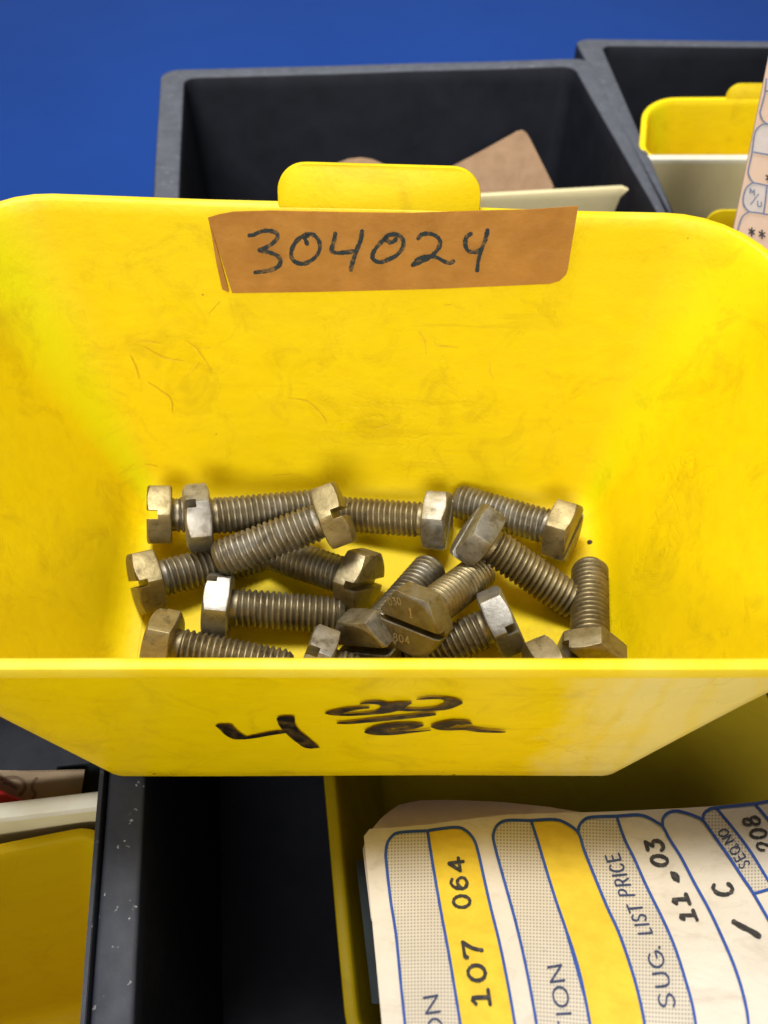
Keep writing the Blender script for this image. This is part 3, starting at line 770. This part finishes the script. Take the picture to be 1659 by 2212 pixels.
# front right: bin M holding the printed cards
zM = -0.006
mB0, mFL = Pz(722, 1665, zM), Pz(783, 2290, zM - 0.004)
mBL = mB0 - (mFL - mB0).normalized() * 0.080
mBR = mBL + eu * 0.165; mFR = mFL + eu * 0.165
binM, mb_, mt_ = bin_from_top('parts_bin', 'yellow bin at the lower right, browned by painted shade, holding printed price cards', mBL, mBR, mFR, mFL, -0.076, 0.014, 0.006, 0.006, rt=(0.009, 0.009, 0.008, 0.008), mats=YM, seed=17)

# ------------------------------------------------------------------ cards and the cream divider
def sheet(name, lab, cat, top, bottom, surf, m, th=0.0004, nu=30, nv=12, group=None):
    """card between its top and bottom edges (photograph points), real thickness."""
    T, B = resample(top, nu), resample(bottom, nu); v, f = [], []
    for base in (0.0, -th):
        for i in range(nv + 1):
            t = i / nv
            for a, b in zip(T, B): v.append(surf(a[0] + (b[0] - a[0]) * t, a[1] + (b[1] - a[1]) * t, base))
    q = nu * (nv + 1)
    for i in range(nv):
        for k in range(nu - 1):
            a = i * nu + k; f.append((a, a + nu, a + nu + 1, a + 1)); f.append((q + a, q + a + 1, q + a + nu + 1, q + a + nu))
    bd = [k for k in range(nu)] + [i * nu + nu - 1 for i in range(1, nv + 1)] + [nv * nu + k for k in range(nu - 2, -1, -1)] + [i * nu for i in range(nv - 1, 0, -1)]
    for a, b in zip(bd, bd[1:] + bd[:1]): f.append((a, b, q + b, q + a))
    org = surf(*bottom[len(bottom) // 2], 0.0)
    o = mesh(name, v, f, m, None, smooth=40, origin=org)
    return tag(o, lab, cat, group)
def plane3(a, b, c):
    n = (b - a).cross(c - a).normalized(); return plane_surf(a, n)
G_CARD = 'paper cards in the trays'
# cream divider across the back left tray
dvA, dvB = Pz(700, 442, -0.006), Pz(1368, 404, -0.006)
dvn = (dvB - dvA).cross(Vector((0, 0, 1))).normalized()
if dvn.y > 0: dvn = -dvn
dx_ = (dvB - dvA).normalized()
wdt = (dvB - dvA).length
def dv(u, z, o=0.0): return dvA + dx_ * u + Vector((0, 0, z)) + dvn * o
pts = [(-0.030, -0.078), (wdt - 0.020, -0.078), (wdt - 0.004, -0.004), (wdt - 0.0015, -0.0012), (wdt - 0.004, 0.0), (-0.030, 0.0)]
plate('card_divider', [dv(u, z) for u, z in pts], dvn, 0.0024, CREAM, None, bev=0.0006)
tag(bpy.data.objects['card_divider'], 'cream plastic divider across the back left tray, in front of the brown cards', 'divider')
# brown cards standing behind it
bc = plane3(Pz(970, 430, -0.03) + Vector((0, 0.004, 0)), Pz(1200, 418, -0.03) + Vector((0, 0.004, 0)), Pz(1120, 283, -0.012))
sheet('brown_card', 'brown card tilted on its corner at the right of the back left tray', 'card',
      [(948, 374), (1040, 326), (1112, 286), (1122, 280), (1132, 281), (1140, 290), (1192, 394), (1196, 404)], [(990, 470), (1040, 476), (1090, 482), (1120, 484), (1140, 486), (1150, 480), (1172, 440), (1190, 412)], bc, BROWN, th=0.0006, group=G_CARD)
sheet('brown_card', 'round topped brown card peeping over the left of the yellow tab', 'card',
      [(715, 372), (728, 352), (752, 343), (780, 340), (805, 344), (828, 354), (850, 374)], [(720, 450), (740, 452), (760, 453), (780, 454), (800, 454), (820, 453), (845, 450)], bc, BROWN, th=0.0006, group=G_CARD)
# tan card and red card in the front left bin
kt = Pz(180, 1668, -0.012); kp = plane3(kt, kt - eu * 0.1, kt + Vector((0, -0.006, -0.04)))
sheet('tan_card', 'tan printed card standing in the bin at the front left', 'card', [(-220, 1664), (60, 1668), (183, 1665)], [(-220, 1790), (60, 1790), (166, 1776)], kp, TAN, group=G_CARD)
tan = bpy.data.objects['tan_card']
kb = lambda x, y, o=0.0: kp(x, y, o - 0.002)
sheet('navy_card', 'dark navy card showing at the right of the tan card in the front left bin', 'card', [(120, 1676), (222, 1664)], [(120, 1790), (215, 1776)], kb, NAVY, group=G_CARD)
ik = Ink()
zk = lambda x, y: (x * 0.42194 / 1.82278, (2900 + y * 0.42194) / 1.82278)
for st in [[(20, 395), (90, 380), (170, 385), (220, 420), (235, 480), (190, 540)], [(340, 390), (310, 430), (300, 480), (330, 530), (310, 570)], [(40, 430), (90, 440), (150, 480)]]:
    ik.stroke([zk(*p) for p in st], 7, lambda x, y, o: kp(x, y, o), sub=5)
ik.build('printed_lines', simple('faded_brown_print', (0.25, 0.18, 0.12), (0.2, 0.14, 0.09), 300, 0.8, 0), tan)
rp = plane3(kt + Vector((0, -0.005, -0.004)), kt - eu * 0.1 + Vector((0, -0.005, -0.004)), kt + Vector((0, -0.010, -0.04)))
sheet('red_card', 'red card corner in front of the tan card at the left edge', 'card', [(-180, 1610), (-30, 1694), (25, 1722), (60, 1736)], [(-180, 1790), (-30, 1790), (25, 1790), (62, 1790)], rp, RED, group=G_CARD)

# printed price card (front right): plane rising toward the viewer, slightly bent
vdir = (RT * ((750 - 829.5) / FPX) + DN * ((700 - 1106) / FPX) + FW).normalized()
udir = (RT + DN * -0.0595 + FW * 0.0279).normalized()
P0 = Pd(785, 1790, 0.190); on = udir.cross(vdir).normalized()
if on.dot(EYE - P0) < 0: on = -on
oplane = plane_surf(P0, on)
def osurf(x, y, off=0.0):
    p = oplane(x, y, off)
    t = max(0.0, (y - 1985) / 240.0); s = min(1.0, max(0.0, (x - 900) / 700))
    bend = -0.0035 * t * t * (0.4 + s) + 0.0006 * math.sin((x - 785) / 150.0)
    return p + on * bend
z4 = lambda x, y: ((1400 + x / 1.84333) / 1.82278, (3150 + y / 1.84333) / 1.82278)
z5 = lambda x, y: ((2200 + x / 2.01335) / 1.82278, (3100 + y / 2.01335) / 1.82278)
ctop = [(786, 1806), (788, 1797), (796, 1791), (850, 1790), (930, 1785), (1010, 1775), (1100, 1764), (1200, 1758), (1300, 1752), (1420, 1743), (1540, 1736), (1659, 1727), (1800, 1715)]
cbot = [(833, 2290), (850, 2295), (900, 2300), (1000, 2295), (1100, 2290), (1200, 2280), (1300, 2268), (1400, 2252), (1500, 2236), (1600, 2214), (1659, 2194), (1720, 2176), (1830, 2150)]
sheet('price_card', 'white printed price card with blue boxes and yellow stripes at the lower right', 'card', ctop, cbot, osurf, WHITE, th=0.0005, nu=48, nv=24, group=G_CARD)
pc = bpy.data.objects['price_card']
def cut(L, f, e=0.0):      # extend a traced line past the bottom of the picture
    a, b = L[-2], L[-1]; return list(L) + [(b[0] + (b[0] - a[0]) * f, b[1] + (b[1] - a[1]) * f)]
b1l = [z4(*p) for p in [(520, 243), (320, 250), (262, 280), (230, 330), (220, 400), (225, 480), (255, 740), (295, 1000), (330, 1350), (360, 1626)]]
b1d = [z4(*p) for p in [(523, 243), (560, 480), (620, 830), (680, 1150), (730, 1430), (765, 1626)]]
b1r = [z4(*p) for p in [(523, 243), (720, 222), (800, 245), (858, 310), (890, 400), (930, 580), (980, 800), (1050, 1080), (1120, 1400), (1165, 1626)]]
b2l = [z4(*p) for p in [(1275, 168), (1100, 170), (1032, 205), (1002, 270), (1006, 335), (1060, 540), (1160, 900), (1250, 1270), (1325, 1626)]]
b2d = [z4(*p) for p in [(1275, 168), (1330, 340), (1390, 540), (1460, 760), (1530, 960), (1600, 1180), (1659, 1370)]] + [z5(*p) for p in [(60, 1150), (150, 1400), (210, 1620), (270, 1876)]]
b2r0 = [z4(*p) for p in [(1275, 168), (1440, 155), (1530, 180), (1610, 240)]]
b3l = [z5(*p) for p in [(155, 370), (200, 500), (280, 700), (380, 940), (470, 1130), (560, 1360), (620, 1530), (670, 1700), (705, 1876)]]
b2r = b2r0[:-1] + b3l
b3t = [z5(*p) for p in [(155, 370), (160, 320), (195, 270), (260, 240), (460, 225)]]
b3d = [z5(*p) for p in [(460, 225), (520, 400), (600, 560), (700, 780), (820, 1020), (920, 1240), (1000, 1450), (1070, 1650), (1115, 1876)]]
b3r = [z5(*p) for p in [(460, 225), (620, 210), (700, 225), (770, 262), (825, 300), (880, 400), (970, 540), (1080, 750), (1190, 950), (1300, 1180), (1400, 1390), (1470, 1570), (1508, 1720), (1492, 1800), (1450, 1876), (1390, 1930)]]
b4t = [z5(*p) for p in [(825, 300), (825, 240), (860, 195), (920, 175), (990, 185), (1080, 215), (1145, 252), (1230, 370), (1350, 540), (1460, 710), (1540, 830), (1659, 1040), (1900, 1460)]]
b5t = [z5(*p) for p in [(1145, 252), (1150, 200), (1190, 165), (1250, 150), (1550, 125), (1659, 110), (2000, 70)]]
b5d = [z5(*p) for p in [(1250, 152), (1380, 310), (1520, 500), (1659, 730), (1900, 1130)]]
b5m = [z5(*p) for p in [(1540, 836), (1659, 805), (1760, 780)]]
b6d = [z5(*p) for p in [(1555, 126), (1659, 250), (1900, 560)]]
F = 0.55
ln = Ink()
for L in (b1l, b1d, b1r, b2l, b2d, b3d): ln.stroke(cut(L, F), 6.2, osurf, sub=5, lift=0.00016, cap=False)
ln.stroke(cut(b2r, F), 6.4, osurf, sub=5, lift=0.00016, cap=False)
for L in (b3t, b3r, b4t, b5t, b5d, b5m, b6d): ln.stroke(L, 6.2, osurf, sub=5, lift=0.00016, cap=False)
ln.build('printed_lines', INKB, pc)
def sm(L, f=F): return smooth_line(cut(L, f), 5)
yf = Ink(); yf.fill(sm(b1d), sm(b1r), osurf); yf.fill(sm(b2d), sm(b2r), osurf); yf.build('yellow_stripe', YPRINT, pc)
hf = Ink(); hf.fill(sm(b1l), sm(b1d), osurf, uvs=0.1, n=60); hf.fill(sm(b2l), sm(b2d), osurf, uvs=0.1, n=60)
hf.fill(smooth_line(list(reversed(b3t))[:-1] + cut(b3l, F), 4), sm(b3d), osurf, uvs=0.1, n=60)
b5l = [z5(*p) for p in [(1250, 152), (1190, 168), (1152, 205), (1148, 255), (1230, 370), (1350, 540), (1460, 710), (1540, 832)]]
hf.fill(smooth_line(b5l, 4), [z5(*p) for p in [(1252, 153), (1380, 310), (1520, 500), (1659, 730), (1690, 790)]], osurf, uvs=0.1, n=40)
hf.build('dotted_stripe', HATCH, pc)

# stroke alphabet, unit box, y up
def circ(cx, cy, rx, ry, a0, a1, n=10): return [(cx + rx * math.cos(math.radians(a0 + (a1 - a0) * k / n)), cy + ry * math.sin(math.radians(a0 + (a1 - a0) * k / n))) for k in range(n + 1)]
GL = {
    '0': [circ(.5, .5, .34, .46, 100, 460, 18)], 'O': [circ(.5, .5, .44, .5, 90, 450, 20)],
    '1': [[(.25, .82), (.5, .95), (.5, .06)], [(.2, .04), (.82, .04)]],
    '2': [[(.18, .72), (.28, .92), (.55, .97), (.78, .84), (.74, .58), (.45, .3), (.18, .05)], [(.18, .05), (.85, .05)]],
    '3': [[(.2, .95), (.78, .95)], [(.78, .95), (.48, .6)], [(.48, .6), (.72, .55), (.84, .35), (.75, .12), (.5, .03), (.25, .08), (.15, .2)]],
    '4': [[(.66, .02), (.66, .96)], [(.66, .96), (.14, .3)], [(.14, .3), (.9, .3)]],
    '6': [[(.78, .88), (.55, .97), (.3, .8), (.18, .45), (.22, .18), (.48, .02), (.76, .12), (.82, .35), (.68, .55), (.45, .57), (.25, .42)]],
    '7': [[(.15, .85), (.17, .96), (.85, .96)], [(.85, .96), (.55, .5), (.42, .02)]],
    '8': [circ(.5, .73, .25, .24, -90, 270, 14), circ(.5, .25, .32, .25, 90, 450, 14)],
    'C': [circ(.55, .5, .42, .48, 50, 310, 14)], 'G': [circ(.55, .5, .45, .5, 45, 340, 16), [(.98, .42), (.62, .42)]],
    'S': [[(.8, .85), (.6, .98), (.35, .95), (.22, .76), (.35, .58), (.62, .46), (.8, .28), (.68, .07), (.42, .02), (.18, .16)]],
    'U': [[(.15, .98), (.15, .4), (.25, .12), (.5, .02), (.75, .12), (.85, .4), (.85, .98)]],
    'L': [[(.2, .98), (.2, .02)], [(.2, .02), (.75, .02)]], 'I': [[(.5, .98), (.5, .02)]],
    'T': [[(.08, .97), (.92, .97)], [(.5, .97), (.5, .02)]], 'E': [[(.2, .98), (.2, .02)], [(.2, .98), (.8, .98)], [(.2, .53), (.7, .53)], [(.2, .02), (.8, .02)]],
    'P': [[(.2, .02), (.2, .98)], [(.2, .98), (.55, .98), (.78, .86), (.78, .64), (.55, .5), (.2, .5)]],
    'R': [[(.2, .02), (.2, .98)], [(.2, .98), (.55, .98), (.78, .86), (.78, .64), (.55, .5), (.2, .5)], [(.48, .5), (.84, .02)]],
    'Q': [circ(.5, .5, .44, .48, 90, 450, 18), [(.6, .25), (.95, -.05)]],
    'N': [[(.14, .02), (.14, .98)], [(.14, .98), (.86, .02)], [(.86, .02), (.86, .98)]],
    'M': [[(.1, .02), (.16, .98)], [(.16, .98), (.5, .3)], [(.5, .3), (.84, .98)], [(.84, .98), (.9, .02)]],
    '.': [circ(.3, .05, .03, .03, 0, 360, 6)], '*': [[(.5, .95), (.5, .15)], [(.15, .75), (.85, .35)], [(.15, .35), (.85, .75)]], '/': [[(.1, 0), (.9, 1)]], ' ': [],
}
ADV = {'I': 0.42, '.': 0.5, ' ': 0.7, 'L': 0.85}
def text(inkobj, s, b0, b1, t0, t1, width, surf, rough=0.0, sub=3, lift=0.0002):
    """glyphs in the quadrilateral with baseline b0->b1 and cap line t0->t1."""
    tot = sum(ADV.get(c, 1.0) for c in s); x = 0.0
    for c in s:
        a = ADV.get(c, 1.0); 
        for st in GL[c]:
            P = []
            for gx, gy in st:
                gx = 0.5 + (gx - 0.5) * (0.92 if a >= 1 else 1)
                u = (x + gx * a if a >= 1 else x + a / 2 + (gx - 0.5) * max(a, 0.8)) / tot
                lo = (b0[0] + (b1[0] - b0[0]) * u, b0[1] + (b1[1] - b0[1]) * u); hi = (t0[0] + (t1[0] - t0[0]) * u, t0[1] + (t1[1] - t0[1]) * u)
                P.append((lo[0] + (hi[0] - lo[0]) * gy, lo[1] + (hi[1] - lo[1]) * gy))
            inkobj.stroke(P, width, surf, sub=sub, lift=lift, rough=rough)
        x += a
class Words:
    def __init__(s, name, m, parent): s.a = (name, m, parent)
    def text(s, *a, **k): i = Ink(); text(i, *a, **k); i.build(*s.a)
    def stroke(s, *a, **k): i = Ink(); i.stroke(*a, **k); i.build(*s.a)
ty = Words('typed_text', INKT, pc); q4 = lambda *p: [z4(*a) for a in p]; q5 = lambda *p: [z5(*a) for a in p]
ty.text('064', *q4((848, 828), (776, 425), (714, 835), (668, 440)), 6.9, osurf, 0.24)
ty.text('107', *q4((988, 1500), (905, 1022), (858, 1510), (766, 1032)), 7.7, osurf, 0.24)
ty.text('1', *q4((1030, 1700), (1008, 1575), (905, 1700), (885, 1580)), 8.2, osurf, 0.24)
ty.text('11', *q5((1115, 1060), (1000, 805), (985, 1060), (868, 815)), 8.2, osurf, 0.24)
ty.stroke([(*z5(894, 662), 7), (*z5(908, 674), 13), (*z5(925, 692), 17), (*z5(940, 712), 13), (*z5(950, 728), 6)], 13, osurf, sub=4, lift=0.0002, rough=0.06)
ty.text('03', *q5((885, 625), (812, 385), (752, 625), (668, 395)), 7.7, osurf, 0.24)
ty.text('C', *q5((1405, 850), (1352, 725), (1255, 860), (1200, 735)), 8.2, osurf, 0.24)
ty.stroke([z5(1388, 1052), z5(1450, 1090), z5(1520, 1125), z5(1588, 1168)], 11, osurf, sub=4, lift=0.0002, rough=0.12)
ty.text('208', *q5((1735, 500), (1560, 205), (1600, 520), (1435, 222)), 6.0, osurf, 0.24)
pt = Words('printed_text', INKN, pc)
pt.text('SUG.', *q5((942, 1660), (785, 1190), (812, 1668), (680, 1215)), 4.2, osurf)
pt.text('LIST', *q5((748, 1150), (646, 905), (636, 1160), (534, 920)), 4.0, osurf)
pt.text('PRICE', *q5((610, 862), (470, 505), (488, 868), (362, 530)), 3.8, osurf)
pt.text('SEQ.NO', *q5((1528, 610), (1322, 305), (1450, 650), (1255, 335)), 3.0, osurf)
pt.text('ON', *q4((645, 1700), (592, 1390), (540, 1710), (487, 1408)), 4.2, osurf)
pt.text('TION', *q4((1604, 1655), (1490, 1170), (1494, 1664), (1388, 1190)), 4.2, osurf)

# plain card behind it, and a dark card edge at its left
nsurf = lambda x, y, off=0.0: oplane(x, y, off) - on * 0.0022
sheet('plain_card', 'plain grey beige card tucked behind the printed price card', 'card',
      [(782, 1812), (796, 1778), (826, 1742), (862, 1718), (905, 1709), (970, 1708), (1080, 1712), (1180, 1722), (1280, 1738), (1370, 1752), (1460, 1764)],
      [(800, 1960), (810, 1970), (830, 1975), (860, 1975), (905, 1975), (970, 1975), (1080, 1975), (1180, 1975), (1280, 1975), (1370, 1970), (1460, 1960)], nsurf, PLAIN, group=G_CARD)
qsurf = lambda x, y, off=0.0: oplane(x, y, off) - on * 0.0045
sheet('navy_card', 'dark navy card edge showing left of the printed price card', 'card', [(766, 1815), (900, 1812)], [(800, 2110), (900, 2110)], qsurf, NAVY, group=G_CARD)

# tall beige card at the right edge
z1 = lambda x, y: ((2724 + x / 2.7667) / 1.82278, (200 + y / 2.765) / 1.82278)
ca, cb, cc = Pd(1600, 560, 0.243), Pd(1650, 150, 0.226), Pd(1800, 560, 0.243)
psurf = plane3(ca, cc, cb)
sheet('tall_card', 'tall beige printed card with asterisks standing behind the right end of the big yellow bin', 'card',
      [(1682, 20), (1760, 40), (1900, 70)], [(1502, 900), (1700, 950), (1900, 1000)], psurf, BEIGE, th=0.0006, group=G_CARD)
tc = bpy.data.objects['tall_card']
il = Ink()
for st in [[(812, 300), (800, 400), (790, 480), (748, 640), (742, 680), (770, 755), (830, 800), (960, 830)],
           [(802, 436), (960, 460)],
           [(960, 800), (830, 800), (768, 802), (700, 860), (672, 960), (655, 1100), (630, 1220), (612, 1310), (625, 1370), (665, 1430), (740, 1450), (960, 1500)],
           [(655, 1100), (960, 1155)],
           [(662, 1434), (592, 1490), (557, 1600), (567, 1680), (622, 1748), (720, 1765), (960, 1805)],
           [(815, 1475), (800, 1620), (780, 1770)], [(620, 1752), (552, 1800), (512, 1900), (480, 2040)]]:
    il.stroke([z1(*p) for p in st], 3.6, psurf, sub=5, lift=0.0002, cap=False)
il.build('printed_lines', INKG, tc)
gf = Ink()
gf.fill([z1(*p) for p in [(770, 808), (705, 862), (677, 960), (660, 1098)]], [z1(*p) for p in [(960, 820), (960, 900), (960, 1000), (960, 1150)]], psurf, n=16)
gf.fill([z1(*p) for p in [(662, 1440), (597, 1492), (562, 1600), (572, 1680), (624, 1744)]], [z1(*p) for p in [(812, 1478), (806, 1560), (798, 1640), (790, 1700), (778, 1765)]], psurf, n=16)
gf.build('grey_stripe', GREYP, tc)
it = Words('typed_text', INKT, tc)
for cx, cy in ((650, 1975), (762, 2002), (875, 2030), (838, 1388)):
    q = [z1(cx - 45, cy + 48), z1(cx + 45, cy + 60), z1(cx - 45, cy - 60), z1(cx + 45, cy - 45)]
    it.text('*', *q, 3.4, psurf, 0.1)
ih = Words('printed_text', INKG, tc)
ih.text('M', z1(622, 1545), z1(690, 1575), z1(622, 1490), z1(690, 1515), 2.4, psurf)
ih.stroke([z1(725, 1560), z1(680, 1620), z1(640, 1670)], 2.6, psurf)
ih.text('U', z1(705, 1690), z1(765, 1705), z1(705, 1630), z1(765, 1645), 2.6, psurf)


for wd, a, b_, c, d in STAMP:
    im = Ink(); text(im, wd, a, b_, c, d, 0.00034, stamp_surf, lift=0.00007)
    mo = bpy.data.objects.new('stamped_mark', bpy.data.meshes.new('stamped_mark'))
    mo.data.from_pydata([tuple(v) for v in im.v], [], im.f); mo.data.materials.append(BRIGHT); link(mo, bh)
